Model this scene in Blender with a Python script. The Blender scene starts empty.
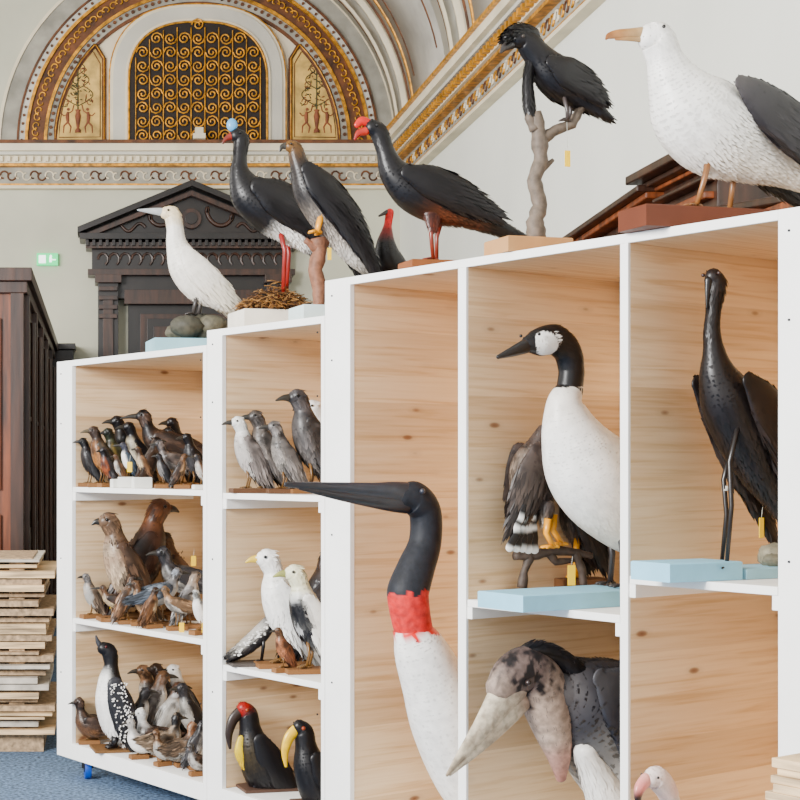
import bpy, math, random, bmesh
from mathutils import Vector, noise
R=random.Random(7)
F=1500.0; CX=101.0; CY=465.0; E=1.5
scene=bpy.context.scene
# ---------------------------------------------------------------- helpers
def lin(c):
    o=[]
    for v in c[:3]:
        v=v/255.0
        o.append(v/12.92 if v<=0.04045 else ((v+0.055)/1.055)**2.4)
    lum=.3*o[0]+.59*o[1]+.11*o[2]
    o=[max(0.0,lum+(v-lum)*1.12) for v in o]
    o=[min(1.0,v**1.13) for v in o]
    return (o[0],o[1],o[2],1.0)
U=Vector((-0.5355,0.8445)); V=Vector((0.8445,0.5355))
def Yf(px): return 6604.0/(px+850.0)
A=Vector(((800-CX)/F*Yf(800),Yf(800)))
SROT=math.atan2(-0.8445,0.5355)
def s_of(px): return (Yf(px)-A.y)/0.8445
def ray_d(px,d):
    k=(px-CX)/F
    B=A+V*d
    s=(k*B.y-B.x)/(U.x-k*U.y)
    return B+U*s
def d_panel(px,pxl):
    k=(px-CX)/F
    B=A+U*s_of(pxl)
    return max(0.02,(k*B.y-B.x)/(V.x-k*V.y))
# ---------------------------------------------------------------- materials
def newmat(name):
    m=bpy.data.materials.new(name); m.use_nodes=True
    nt=m.node_tree; b=nt.nodes['Principled BSDF']
    return m,nt,b
def N(nt,t,**kw):
    n=nt.nodes.new(t)
    for k,v in kw.items(): setattr(n,k,v)
    return n
def ramp(nt,stops):
    r=N(nt,'ShaderNodeValToRGB'); e=r.color_ramp.elements
    while len(e)<len(stops): e.new(0.5)
    for i,(p,c) in enumerate(stops):
        e[i].position=p; e[i].color=c if len(c)==4 else lin(c)
    return r
def flat(name,c,rough=0.6,var=0.12,scale=6,bump=0.0,metal=0.0,stretch=(1,1,1)):
    m,nt,b=newmat(name); L=nt.links.new
    tc=N(nt,'ShaderNodeTexCoord'); mp=N(nt,'ShaderNodeMapping'); mp.inputs['Scale'].default_value=stretch
    L(tc.outputs['Object'],mp.inputs[0])
    no=N(nt,'ShaderNodeTexNoise'); no.inputs['Scale'].default_value=scale; no.inputs['Detail'].default_value=5
    L(mp.outputs[0],no.inputs['Vector'])
    a=[max(0,v*(1-var)) for v in c]; d=[min(255,v*(1+var*0.7)) for v in c]
    r=ramp(nt,[(0.3,a),(0.7,d)]); L(no.outputs['Fac'],r.inputs[0]); L(r.outputs[0],b.inputs['Base Color'])
    b.inputs['Roughness'].default_value=rough; b.inputs['Metallic'].default_value=metal
    if bump:
        bp=N(nt,'ShaderNodeBump'); bp.inputs['Strength'].default_value=bump; bp.inputs['Distance'].default_value=0.01
        L(no.outputs['Fac'],bp.inputs['Height']); L(bp.outputs[0],b.inputs['Normal'])
    return m
def pine(name,light=(240,217,184),dark=(222,192,153),knot=(120,72,42)):
    m,nt,b=newmat(name); L=nt.links.new
    tc=N(nt,'ShaderNodeTexCoord')
    mp=N(nt,'ShaderNodeMapping'); mp.inputs['Scale'].default_value=(20,0.7,20)
    L(tc.outputs['Object'],mp.inputs[0])
    n1=N(nt,'ShaderNodeTexNoise'); n1.inputs['Scale'].default_value=3.0; n1.inputs['Detail'].default_value=7; n1.inputs['Distortion'].default_value=0.5
    L(mp.outputs[0],n1.inputs['Vector'])
    r=ramp(nt,[(0.30,dark),(0.5,light),(0.7,(246,226,196))]); L(n1.outputs['Fac'],r.inputs[0])
    sx=N(nt,'ShaderNodeSeparateXYZ'); L(tc.outputs['Object'],sx.inputs[0])
    mu=N(nt,'ShaderNodeMath',operation='MULTIPLY'); mu.inputs[1].default_value=7.5; L(sx.outputs['Z'],mu.inputs[0])
    fl=N(nt,'ShaderNodeMath',operation='FLOOR'); L(mu.outputs[0],fl.inputs[0])
    wn=N(nt,'ShaderNodeTexWhiteNoise',noise_dimensions='1D'); L(fl.outputs[0],wn.inputs['W'])
    rs=ramp(nt,[(0,(222,210,198)),(1,(255,251,248))]); L(wn.outputs['Value'],rs.inputs[0])
    mx=N(nt,'ShaderNodeMix',data_type='RGBA',blend_type='MULTIPLY'); mx.inputs['Factor'].default_value=0.8
    L(r.outputs[0],mx.inputs['A']); L(rs.outputs[0],mx.inputs['B'])
    mk=N(nt,'ShaderNodeMapping'); mk.inputs['Scale'].default_value=(4,2.6,7.0); L(tc.outputs['Object'],mk.inputs[0])
    vo=N(nt,'ShaderNodeTexVoronoi'); vo.inputs['Scale'].default_value=1.35; L(mk.outputs[0],vo.inputs['Vector'])
    rk=ramp(nt,[(0.0,(255,255,255)),(0.07,(225,225,225)),(0.11,(110,110,110)),(0.2,(0,0,0))]); L(vo.outputs['Distance'],rk.inputs[0])
    m2=N(nt,'ShaderNodeMix',data_type='RGBA'); L(rk.outputs[0],m2.inputs['Factor']); L(mx.outputs['Result'],m2.inputs['A']); m2.inputs['B'].default_value=lin(knot)
    L(m2.outputs['Result'],b.inputs['Base Color']); b.inputs['Roughness'].default_value=0.6
    return m
def colmat(name,rough,var,scale,bump,spec=0.5):
    m,nt,b=newmat(name); L=nt.links.new
    at=N(nt,'ShaderNodeVertexColor'); at.layer_name='Col'
    tc=N(nt,'ShaderNodeTexCoord')
    no=N(nt,'ShaderNodeTexNoise'); no.inputs['Scale'].default_value=scale; no.inputs['Detail'].default_value=7; L(tc.outputs['Object'],no.inputs['Vector'])
    lo=int(255*(1-var)); r=ramp(nt,[(0.3,(lo,lo,lo)),(0.65,(255,255,255))]); L(no.outputs['Fac'],r.inputs[0])
    mx=N(nt,'ShaderNodeMix',data_type='RGBA',blend_type='MULTIPLY'); mx.inputs['Factor'].default_value=1
    L(at.outputs['Color'],mx.inputs['A']); L(r.outputs[0],mx.inputs['B']); L(mx.outputs['Result'],b.inputs['Base Color'])
    bp=N(nt,'ShaderNodeBump'); bp.inputs['Strength'].default_value=bump; bp.inputs['Distance'].default_value=0.004
    L(no.outputs['Fac'],bp.inputs['Height']); L(bp.outputs[0],b.inputs['Normal'])
    b.inputs['Roughness'].default_value=rough; b.inputs['Specular IOR Level'].default_value=spec
    return m
M_FE=colmat('feathers',0.38,0.07,30,0.12,0.36)
M_HO=colmat('horn',0.3,0.12,30,0.15)
M_MT=colmat('rough_skin_and_bark',0.6,0.22,45,0.5,0.3)
M_PT=colmat('painted_wood_base',0.6,0.06,9,0.05,0.3)
M_PINE=pine('pine_board'); M_WHITE=flat('white_edge',(252,250,246),0.55,0.02,5)
M_PLY=flat('plywood',(210,184,150),0.7,0.3,4,0.2,stretch=(1,1,14))
M_PLY2=flat('particle_board',(170,148,122),0.8,0.25,40,0.3)
M_PLY3=flat('grey_board',(196,188,176),0.8,0.15,12)
M_CARPET=flat('blue_carpet',(92,110,132),0.95,0.6,55,0.6)
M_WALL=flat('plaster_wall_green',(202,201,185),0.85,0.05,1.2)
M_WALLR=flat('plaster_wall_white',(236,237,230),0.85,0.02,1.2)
M_CREAM=flat('stucco_cream',(226,216,194),0.8,0.07,3)
M_GREY=flat('stucco_grey',(162,159,149),0.8,0.14,5)
M_VAULT=flat('vault_plaster',(204,201,191),0.85,0.07,1.5)
M_VP=flat('vault_panel',(180,176,168),0.85,0.14,2)
M_BRN=flat('painted_brown',(100,66,42),0.7,0.35,9)
M_OCH=flat('painted_ochre',(204,174,112),0.75,0.2,7)
M_GOLD=flat('gilding',(198,148,68),0.42,0.3,20,0.2,0.4)
M_IRON=flat('dark_recess',(34,22,15),0.7,0.3,10)
M_EBON=flat('ebonised_wood',(32,26,25),0.33,0.4,5,0.15,stretch=(1,1,.3))
M_WALNUT=flat('walnut_wood',(116,68,43),0.38,0.4,4,0.1,stretch=(6,6,.6))
M_DARKW=flat('dark_carved_wood',(62,41,31),0.36,0.35,4,0.1,stretch=(6,6,.6))
M_DOOR=flat('dark_walnut',(44,30,24),0.35,0.35,4,stretch=(6,6,.6))
M_RED=flat('motif_red',(132,84,62),0.8,0.2,9)
M_GREEN=flat('motif_green',(80,78,52),0.8,0.2,9)
M_BLUEW=flat('blue_wheel',(26,80,170),0.4,0.1,9)
M_DARKMETAL=flat('dark_metal',(50,50,54),0.4,0.1,9,metal=0.6)
def emis(name,c,st):
    m,nt,b=newmat(name); b.inputs['Base Color'].default_value=lin(c); b.inputs['Emission Color'].default_value=lin(c); b.inputs['Emission Strength'].default_value=st; return m
M_EXIT=emis('exit_green',(70,215,140),1.3); M_EXITW=emis('exit_white',(245,255,250),2.2)
# ---------------------------------------------------------------- generic mesh
class Mesh:
    def __init__(s): s.v=[];s.f=[];s.m=[];s.sm=[]
    def box(s,x0,x1,y0,y1,z0,z1,m=0):
        i=len(s.v)
        s.v+=[(x0,y0,z0),(x1,y0,z0),(x1,y1,z0),(x0,y1,z0),(x0,y0,z1),(x1,y0,z1),(x1,y1,z1),(x0,y1,z1)]
        for q in((0,3,2,1),(4,5,6,7),(0,1,5,4),(1,2,6,5),(2,3,7,6),(3,0,4,7)):
            s.f.append([i+a for a in q]); s.m.append(m); s.sm.append(False)
    def prism(s,poly,axis,a0,a1,m=0):
        n=len(poly); i=len(s.v)
        for a in(a0,a1):
            for p in poly:
                s.v.append((p[0],a,p[1]) if axis=='y' else (a,p[0],p[1]))
        s.f.append([i+k for k in range(n)]); s.f.append([i+n+k for k in reversed(range(n))])
        s.m+=[m,m]; s.sm+=[False,False]
        for k in range(n):
            s.f.append([i+k,i+n+k,i+n+(k+1)%n,i+(k+1)%n]); s.m.append(m); s.sm.append(False)
    def cyl(s,c,r,axis,h,m=0,n=18):
        i=len(s.v); c=Vector(c); ax=Vector(axis).normalized()
        t=Vector((0,0,1)) if abs(ax.z)<.9 else Vector((1,0,0))
        a=ax.cross(t).normalized(); b=ax.cross(a)
        for q in(-h/2,h/2):
            for k in range(n):
                an=2*math.pi*k/n; s.v.append(tuple(c+ax*q+a*r*math.cos(an)+b*r*math.sin(an)))
        s.f.append([i+k for k in reversed(range(n))]); s.f.append([i+n+k for k in range(n)]); s.m+=[m,m]; s.sm+=[False,False]
        for k in range(n):
            s.f.append([i+k,i+(k+1)%n,i+n+(k+1)%n,i+n+k]); s.m.append(m); s.sm.append(True)
    def tube(s,pts,r,m=0,n=6,closed=False):
        i=len(s.v); P=[Vector(p) for p in pts]; K=len(P)
        for q in range(K):
            if closed: t=P[(q+1)%K]-P[q-1]
            else: t=P[min(q+1,K-1)]-P[max(q-1,0)]
            t.normalize(); u=Vector((0,1,0)) if abs(t.y)<.9 else Vector((1,0,0))
            a=t.cross(u).normalized(); b=t.cross(a)
            for k in range(n):
                an=2*math.pi*k/n; rr=r[q] if isinstance(r,list) else r
                s.v.append(tuple(P[q]+a*rr*math.cos(an)+b*rr*math.sin(an)))
        for q in range(K if closed else K-1):
            w=(q+1)%K
            for k in range(n):
                s.f.append([i+q*n+k,i+q*n+(k+1)%n,i+w*n+(k+1)%n,i+w*n+k]); s.m.append(m); s.sm.append(True)
    def make(s,name,mats,bevel=0,loc=(0,0,0),rot=0):
        me=bpy.data.meshes.new(name); me.from_pydata(s.v,[],s.f)
        for m in mats: me.materials.append(m)
        me.polygons.foreach_set('material_index',s.m); me.polygons.foreach_set('use_smooth',s.sm)
        bm=bmesh.new(); bm.from_mesh(me); bmesh.ops.recalc_face_normals(bm,faces=bm.faces); bm.to_mesh(me); bm.free()
        o=bpy.data.objects.new(name,me); scene.collection.objects.link(o)
        o.location=loc; o.rotation_euler=(0,0,rot)
        if bevel:
            b=o.modifiers.new('bevel','BEVEL'); b.width=bevel; b.segments=2; b.limit_method='ANGLE'
        return o
# ---------------------------------------------------------------- room
BW=15.0; RX=2.99
def WX(px): return (px-CX)/F*BW
def WZ(py): return E+(CY-py)/F*BW
XC=WX(197); ZC=WZ(146)
m=Mesh(); m.box(-5,RX+.3,-3,BW+.3,-.1,0); m.make('floor',[M_CARPET])
m=Mesh(); m.box(-5,RX+.3,BW,BW+.2,0,8.2); m.make('wall_back',[M_WALL])
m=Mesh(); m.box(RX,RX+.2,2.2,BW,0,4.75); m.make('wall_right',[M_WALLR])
def vault_pt(a,off=0):
    rx=(RX-XC) if math.cos(a)>0 else 5.9
    return (XC+(rx-off)*math.cos(a), ZC+(2.03-off)*math.sin(a))
m=Mesh(); n=40
for y in(2.2,BW):
    for k in range(n+1):
        x,z=vault_pt(math.pi*k/n); m.v.append((x,y,z))
for k in range(n): m.f.append([k,k+1,n+1+k+1,n+1+k]); m.m.append(0); m.sm.append(True)
o=m.make('ceiling',[M_VAULT]); sd=o.modifiers.new('s','SOLIDIFY'); sd.thickness=.12; sd.offset=0
m=Mesh()
def rib(y0,y1,off,mi,a0=0,a1=math.pi/2+.5):
    n=30; i=len(m.v)
    for y,of in((y0,.06),(y0,off),(y1,off),(y1,.06)):
        for k in range(n+1):
            x,z=vault_pt(a0+(a1-a0)*k/n,of); m.v.append((x,y,z))
    for r in range(3):
        for k in range(n):
            m.f.append([i+r*(n+1)+k,i+r*(n+1)+k+1,i+(r+1)*(n+1)+k+1,i+(r+1)*(n+1)+k]); m.m.append(mi); m.sm.append(True)
for y0 in(14.3,12.0,9.6):
    rib(y0,y0+.30,.09,1); rib(y0-.03,y0+.01,.11,3); rib(y0+.29,y0+.34,.11,3)
    rib(y0-.16,y0-.13,.075,2); rib(y0+.45,y0+.48,.075,2); rib(y0-1.6,y0-.34,.068,4,a0=.12); rib(y0-.34,y0-.30,.08,0,a0=.12)
    rib(y0-1.45,y0-1.42,.074,2,a0=.2); rib(y0-.52,y0-.49,.074,2,a0=.2)
m.make('trim_vault_ribs',[M_GOLD,M_GREY,M_BRN,M_CREAM,M_VP])
def ring(m,r0,r1,y0,y1,mi,cx=XC,cz=ZC,n=48):
    i=len(m.v)
    for r,y in((r0,y1),(r0,y0),(r1,y0),(r1,y1)):
        for k in range(n+1):
            a=math.pi*k/n; m.v.append((cx+r*math.cos(a),y,cz+r*math.sin(a)))
    for q in range(3):
        for k in range(n):
            m.f.append([i+q*(n+1)+k,i+q*(n+1)+k+1,i+(q+1)*(n+1)+k+1,i+(q+1)*(n+1)+k]); m.m.append(mi); m.sm.append(False)
m=Mesh()
for r0,r1,dy,mi in((0.0,1.40,.02,0),(1.40,1.43,.05,3),(1.43,1.50,.05,2),(1.50,1.53,.08,1),(1.53,1.69,.06,3),(1.69,1.72,.09,1),(1.72,1.78,.07,4),(1.78,1.80,.09,3),(1.80,1.96,.05,2),(1.96,1.99,.07,0)):
    ring(m,max(r0,.01),r1,BW-dy,BW,mi)
for k in range(66):
    a=math.pi*(k+.5)/66; r=1.61
    c=Vector((XC+r*math.cos(a),BW-.07,ZC+r*math.sin(a)))
    t=Vector((-math.sin(a),0,math.cos(a))); q=Vector((math.cos(a),0,math.sin(a)))
    pts=[]
    for j in range(9):
        b=j/8*math.pi*1.6; rr=.05*(1-j/11)
        pts.append(c+t*rr*math.cos(b)*(1 if k%2 else -1)+q*rr*math.sin(b))
    m.tube(pts,.008,1,5)
    c2=Vector((XC+1.47*math.cos(a),BW-.06,ZC+1.47*math.sin(a))); m.cyl(c2,.018,(0,1,0),.02,3,6)
    c2=Vector((XC+1.75*math.cos(a),BW-.08,ZC+1.75*math.sin(a))); m.cyl(c2,.014,(0,1,0),.02,3,6)
m.make('trim_lunette_arch',[M_CREAM,M_GOLD,M_GREY,M_BRN,M_VAULT])
def panel(m,sgn,rr):
    def pp(px,py): return (XC+sgn*(px-197)/100.0*-1, WZ(py))
    inner=[(104,142),(104,60),(96,47)]; outer=[]
    for k in range(11):
        a=math.radians(136+43*k/10.0); outer.append((197+142*math.cos(a),145-142*math.sin(a)))
    poly=[pp(*p) for p in inner+outer]
    m.prism(poly,'y',BW-.045,BW-.01,0)
    q=pp(80,105)
    inn=[((p[0]-q[0])*.84+q[0],(p[1]-q[1])*.89+q[1]) for p in poly]
    m.tube([(p[0],BW-.048,p[1]) for p in inn],.005,2,5,closed=True)
    m.tube([(p[0],BW-.045,p[1]) for p in poly],.022,2,5,closed=True)
    m.tube([(p[0],BW-.06,p[1]) for p in poly],.008,1,5,closed=True)
    c=pp(78,132); y=BW-.046
    m.tube([(c[0],y,c[1]+h) for h in(-.02,.01,.03,.09,.15,.19,.21)],[.03,.028,.012,.022,.03,.018,.028],3,10)
    m.tube([(c[0],y,c[1]+h) for h in(.2,.4,.62,.74)],[.008,.007,.006,.004],4,6)
    for s2 in(-1,1):
        fx=c[0]+s2*.10; T=.010
        # small grotesque figure: torso, head, two legs, raised and lowered arm, curled tail
        m.tube([(fx,y,c[1]+.09),(fx+s2*.006,y,c[1]+.14),(fx,y,c[1]+.19)],[.014,.019,.012],3,8); m.cyl((fx-s2*.004,y,c[1]+.215),.015,(0,1,0),.015,3,10)
        m.tube([(fx,y,c[1]+.09),(fx-s2*.03,y,c[1]+.04),(fx-s2*.02,y,c[1]-.02)],[T,T*.8,T*.5],3,6); m.tube([(fx,y,c[1]+.09),(fx+s2*.04,y,c[1]+.05),(fx+s2*.045,y,c[1]-.02)],[T,T*.8,T*.5],3,6)
        m.tube([(fx,y,c[1]+.17),(fx-s2*.045,y,c[1]+.2),(fx-s2*.06,y,c[1]+.26)],.006,3,5); m.tube([(fx,y,c[1]+.17),(fx+s2*.04,y,c[1]+.15),(fx+s2*.07,y,c[1]+.18)],.006,3,5)
        for h0,w0,hh in((.25,.15,.2),(.42,.11,.16),(.56,.07,.12)):
            m.tube([(c[0]+s2*w0*math.sin(t*2.8),y,c[1]+h0+hh*t) for t in [i/8 for i in range(9)]],.005,4,5)
            m.tube([(c[0]+s2*(w0*.8+.03*math.cos(t*5)),y,c[1]+h0+.04+.03*math.sin(t*5)) for t in [i/8 for i in range(9)]],.005,3,5)
    for i in range(90):
        h=rr.uniform(.24,.76); sp=.17*(1-(h-.24)/.66)
        x=c[0]+rr.uniform(-sp,sp); z=c[1]+h; an=rr.uniform(0,6.28); l=rr.uniform(.010,.026)
        m.tube([(x-l*math.cos(an),y,z-l*math.sin(an)),(x,y-.003,z),(x+l*math.cos(an),y,z+l*math.sin(an))],[.002,.007,.002],rr.choice((4,4,4,3,2)),5)
m=Mesh(); rr=random.Random(3); panel(m,1,rr); panel(m,-1,rr); m.make('wall_painting',[M_OCH,M_GOLD,M_BRN,M_RED,M_GREEN])
def gout(off,n=28):
    w=.685+off; pts=[]
    for k in range(n+1):
        a=math.pi-math.pi*k/n
        ca,sa=math.cos(a),math.sin(a)
        x=w*(abs(ca)**(2/2.6))*(1 if ca>=0 else -1); z=.62+(.58+off)*(abs(sa)**(2/2.3))
        pts.append((XC+x,ZC+z))
    return [(XC-w,ZC)]+pts+[(XC+w,ZC)]
m=Mesh()
m.prism(gout(.20),'y',BW-.09,BW,3); m.prism(gout(.185),'y',BW-.10,BW-.01,1); m.prism(gout(.155),'y',BW-.12,BW-.05,2); m.prism(gout(.035),'y',BW-.14,BW-.06,1); m.prism(gout(0),'y',BW-.145,BW-.1,0)
def inside(x,z):
    w=.66; dx=abs(x-XC)/w
    if dx>=1: return False
    zt=ZC+.62+.55*(1-dx**2.6)**(1/2.3)
    return z<zt and z>ZC
step=.137
for i in range(-5,6):
    for j in range(0,10):
        cx=XC+i*step; cz=ZC+.07+j*step
        if not inside(cx,cz): continue
        pts=[]
        for k in range(15):
            a=k/14*math.pi*3.2+(i+j)%2*math.pi; r=.064*(1-k/17)
            pts.append((cx+(1 if (i%2) else -1)*r*math.cos(a),BW-.165,cz+r*math.sin(a)))
        m.tube(pts,.009,3,5)
for i in range(-5,6):
    x=XC+(i+.5)*step; top=ZC
    while inside(x,top+.03): top+=.03
    if top>ZC+.05: m.tube([(x,BW-.16,ZC),(x,BW-.16,top)],.006,3,5)
m.tube([(p[0],BW-.15,p[1]) for p in gout(.0)],.012,3,6)
m.box(XC-.06,XC+.06,BW-.36,BW-.28,ZC,ZC+.05,1); m.box(XC-.04,XC+.04,BW-.35,BW-.29,ZC+.05,ZC+.11,1)
m.make('window_1',[M_IRON,M_CREAM,M_VAULT,M_GOLD])
def cornice_layers():
    return [(0,-.03,.30,3),(-.03,-.10,.27,0),(-.10,-.13,.22,4),(-.13,-.20,.16,0),(-.20,-.225,.13,1),(-.225,-.39,.05,2),(-.39,-.41,.08,1),(-.41,-.44,.09,0)]
CM=[M_CREAM,M_GOLD,M_GREY,M_BRN,M_VAULT]
m=Mesh()
for a,b,p,mi in cornice_layers(): m.box(-5,RX,BW-p,BW,ZC+b,ZC+a,mi)
k=-4.9; q=0
while k<RX-.1:
    m.box(k,k+.03,BW-.20,BW-.15,ZC-.19,ZC-.14,0)
    c=(k+.03,BW-.055,ZC-.308); q+=1
    m.tube([(c[0]+.05*math.cos(t)*(1-t/9),c[1],c[2]+(.055 if q%2 else -.055)*math.sin(t)*(1-t/9)) for t in [i*.6 for i in range(9)]],.009,(0,3,3,0)[q%4],4)
    k+=.075
m.make('trim_cornice_back',CM)
m=Mesh()
for a,b,p,mi in cornice_layers(): m.box(RX-p,RX,2.2,BW-.3,ZC+b,ZC+a,1 if mi==3 else mi)
k=3.0; q=0
while k<BW-.4:
    m.box(RX-.21,RX-.15,k,k+.045,ZC-.19,ZC-.14,1); q+=1
    m.tube([(RX-.055,k+.05+.055*math.cos(t)*(1-t/9),ZC-.308+.055*math.sin(t)*(1-t/9)) for t in [i*.6 for i in range(9)]],.010,(1,3,1,0)[q%4],4)
    k+=.1
m.make('trim_cornice_right',CM)
# portal
m=Mesh(); B0=BW-.012
def bx(x0,x1,y0,y1,pr,mi=0): m.box(WX(x0),WX(x1),BW-pr,B0,WZ(y1),WZ(y0),mi)
poly=[(WX(78),WZ(236)),(WX(190),WZ(190)),(WX(302),WZ(236))]
m.prism(poly,'y',BW-.16,B0,0)
def rake(a,b,pr,t,mi=0):
    (x0,z0),(x1,z1)=a,b
    m.prism([(x0,z0),(x1,z1),(x1,z1+t),(x0,z0+t)],'y',BW-pr,B0,mi)
rake((WX(78),WZ(238)),(WX(190),WZ(192)),.34,.06); rake((WX(190),WZ(192)),(WX(302),WZ(238)),.34,.06)
rake((WX(84),WZ(243)),(WX(190),WZ(200)),.26,.05,1); rake((WX(190),WZ(200)),(WX(296),WZ(243)),.26,.05,1)
bx(80,300,238,244,.34); bx(86,294,246,252,.27,1); bx(92,288,252,272,.18); bx(88,292,272,278,.24,1); bx(112,270,278,300,.14)
k=86
while k<292: bx(k,k+3,244,250,.31); k+=6.5
for x0 in(95,262):
    bx(x0,x0+26,278,286,.3,1); bx(x0+3,x0+23,286,600,.24); bx(x0+8,x0+18,300,560,.28,1); bx(x0,x0+26,600,615,.3)
    for q in range(4): bx(x0+4,x0+22,290+q*9,294+q*9,.3,1)
for s2 in(-1,1):
    for q in range(8):
        m.tube([(WX(190)+s2*(.10+q*.11+.05*math.cos(t)),BW-.19,WZ(262)+.06*math.sin(t)) for t in [i*.7 for i in range(7)]],.014,1,5)
bx(124,260,292,306,.2,1); bx(128,256,306,615,.08,0)
bx(140,192,315,612,.11,1); bx(196,246,315,612,.11,1)
for y in(320,430,520):
    bx(147,186,y,y+80,.14,0); bx(201,240,y,y+80,.14,0); bx(153,180,y+8,y+72,.16,1); bx(207,234,y+8,y+72,.16,1)
for sg in(-1,1):
    m.tube([(WX(190)+sg*(.1+.35*t+.05*math.cos(9*t)),BW-.17,WZ(226)+.07*math.sin(9*t)+.1*(1-t)) for t in [i/20 for i in range(21)]],.022,1,6)
    m.tube([(WX(190)+sg*(.45+.25*t),BW-.17,WZ(230)+.04*math.sin(7*t)) for t in [i/12 for i in range(13)]],.016,1,6)
m.cyl((WX(190),BW-.18,WZ(222)),.1,(0,1,0),.08,1,20); m.cyl((WX(190),BW-.2,WZ(222)),.06,(0,1,0),.08,0,20)
m.make('door_1',[M_EBON,M_DARKW],bevel=.006)
m=Mesh(); m.box(WX(50),WX(74),BW-.3,B0,0,WZ(352)); m.box(WX(48),WX(76),BW-.34,B0,WZ(352),WZ(346)); m.box(WX(53),WX(71),BW-.33,BW-.3,.2,WZ(362)); m.make('low_bookcase',[M_EBON],bevel=.005)
m=Mesh(); m.box(WX(37),WX(58),BW-.06,B0,WZ(266),WZ(254),0)
m.box(WX(39),WX(46),BW-.064,BW-.06,WZ(264),WZ(256),1); m.box(WX(49.5),WX(52),BW-.064,BW-.06,WZ(263),WZ(258),1); m.cyl((WX(51),BW-.062,WZ(257)),.012,(0,1,0),.01,1,10)
m.box(WX(52),WX(56),BW-.064,BW-.06,WZ(261),WZ(260),1)
m.make('exit_sign',[M_EXIT,M_EXITW])
# left cabinet row
m=Mesh(); cx=-.486; zt=2.64
m.box(-1.7,cx,9.1,14.6,0,zt,0)
m.box(-1.8,cx+.07,9.03,14.65,zt-.03,zt+.05,3); m.box(-1.75,cx+.04,9.06,14.6,zt-.1,zt-.03,3); m.box(-1.75,cx+.03,9.06,14.6,0,.15,3)
m.box(cx,cx+.012,9.12,14.6,.15,zt-.1,3)
for i in range(5):
    y=9.16+i*1.09
    m.box(cx+.01,cx+.05,y,y+.08,.15,zt-.1,3)
    m.box(cx+.01,cx+.025,y+.1,y+1.0,.25,zt-.18,1)
    for q in(.14,.58):
        m.box(cx+.02,cx+.035,y+q,y+q+.38,.35,1.1,3); m.box(cx+.02,cx+.032,y+q,y+q+.38,1.2,zt-.26,2)
        m.box(cx+.03,cx+.038,y+q,y+q+.38,1.78,1.81,3)
    m.tube([(cx+.045,y+.55,.3),(cx+.045,y+.55,zt-.22)],.02,3,8)
m.box(-1.6,cx-.12,9.07,9.1,.3,1.2,0); m.box(-1.6,cx-.12,9.07,9.1,1.35,zt-.25,0)
m.box(cx-.06,cx+.02,9.05,9.1,.15,zt-.1,3)
m.make('display_cabinet',[M_WALNUT,M_DOOR,M_IRON,M_DARKW],bevel=.006)
# pediment furniture on right wall
m=Mesh(); R1=RX-.012
def rp(y0,y1,z0,z1,pr,mi=0): m.box(RX-pr,R1,y0,y1,z0,z1,mi)
def rk(a,b,pr,t,mi=0):
    m.prism([(a[0],a[1]),(b[0],b[1]),(b[0],b[1]+t),(a[0],a[1]+t)],'x',RX-pr,R1,mi)
rp(5.3,8.5,0,2.36,.42,1); rp(5.2,8.65,2.38,2.44,.56); rp(5.25,8.6,2.30,2.38,.5)
rk((8.75,2.62),(6.8,2.74),.56,.03,1); rk((8.72,2.59),(6.8,2.71),.52,.03,0); rk((8.65,2.55),(6.8,2.67),.45,.04,1)
m.prism([(8.6,2.42),(6.8,2.42),(6.8,2.72),(8.6,2.60)],'x',RX-.36,R1,0)
rp(6.2,6.8,2.42,2.76,.44,1); rp(6.17,6.83,2.74,2.76,.48,0); rp(6.14,6.86,2.76,2.785,.52,1); rp(6.1,6.9,2.785,2.825,.58,1); rp(6.24,6.76,2.61,2.64,.48); rp(6.22,6.78,2.68,2.70,.5,1); rp(6.28,6.72,2.50,2.58,.46,0)
rk((5.2,2.42),(6.2,2.52),.56,.03,1); rk((5.2,2.38),(6.2,2.48),.5,.04,0)
for y in(5.4,6.9):
    rp(y,y+1.4,.3,2.2,.46,0); rp(y+.12,y+1.28,.45,2.05,.48,1)
m.make('wardrobe',[M_WALNUT,M_DARKW],bevel=.006)
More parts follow.
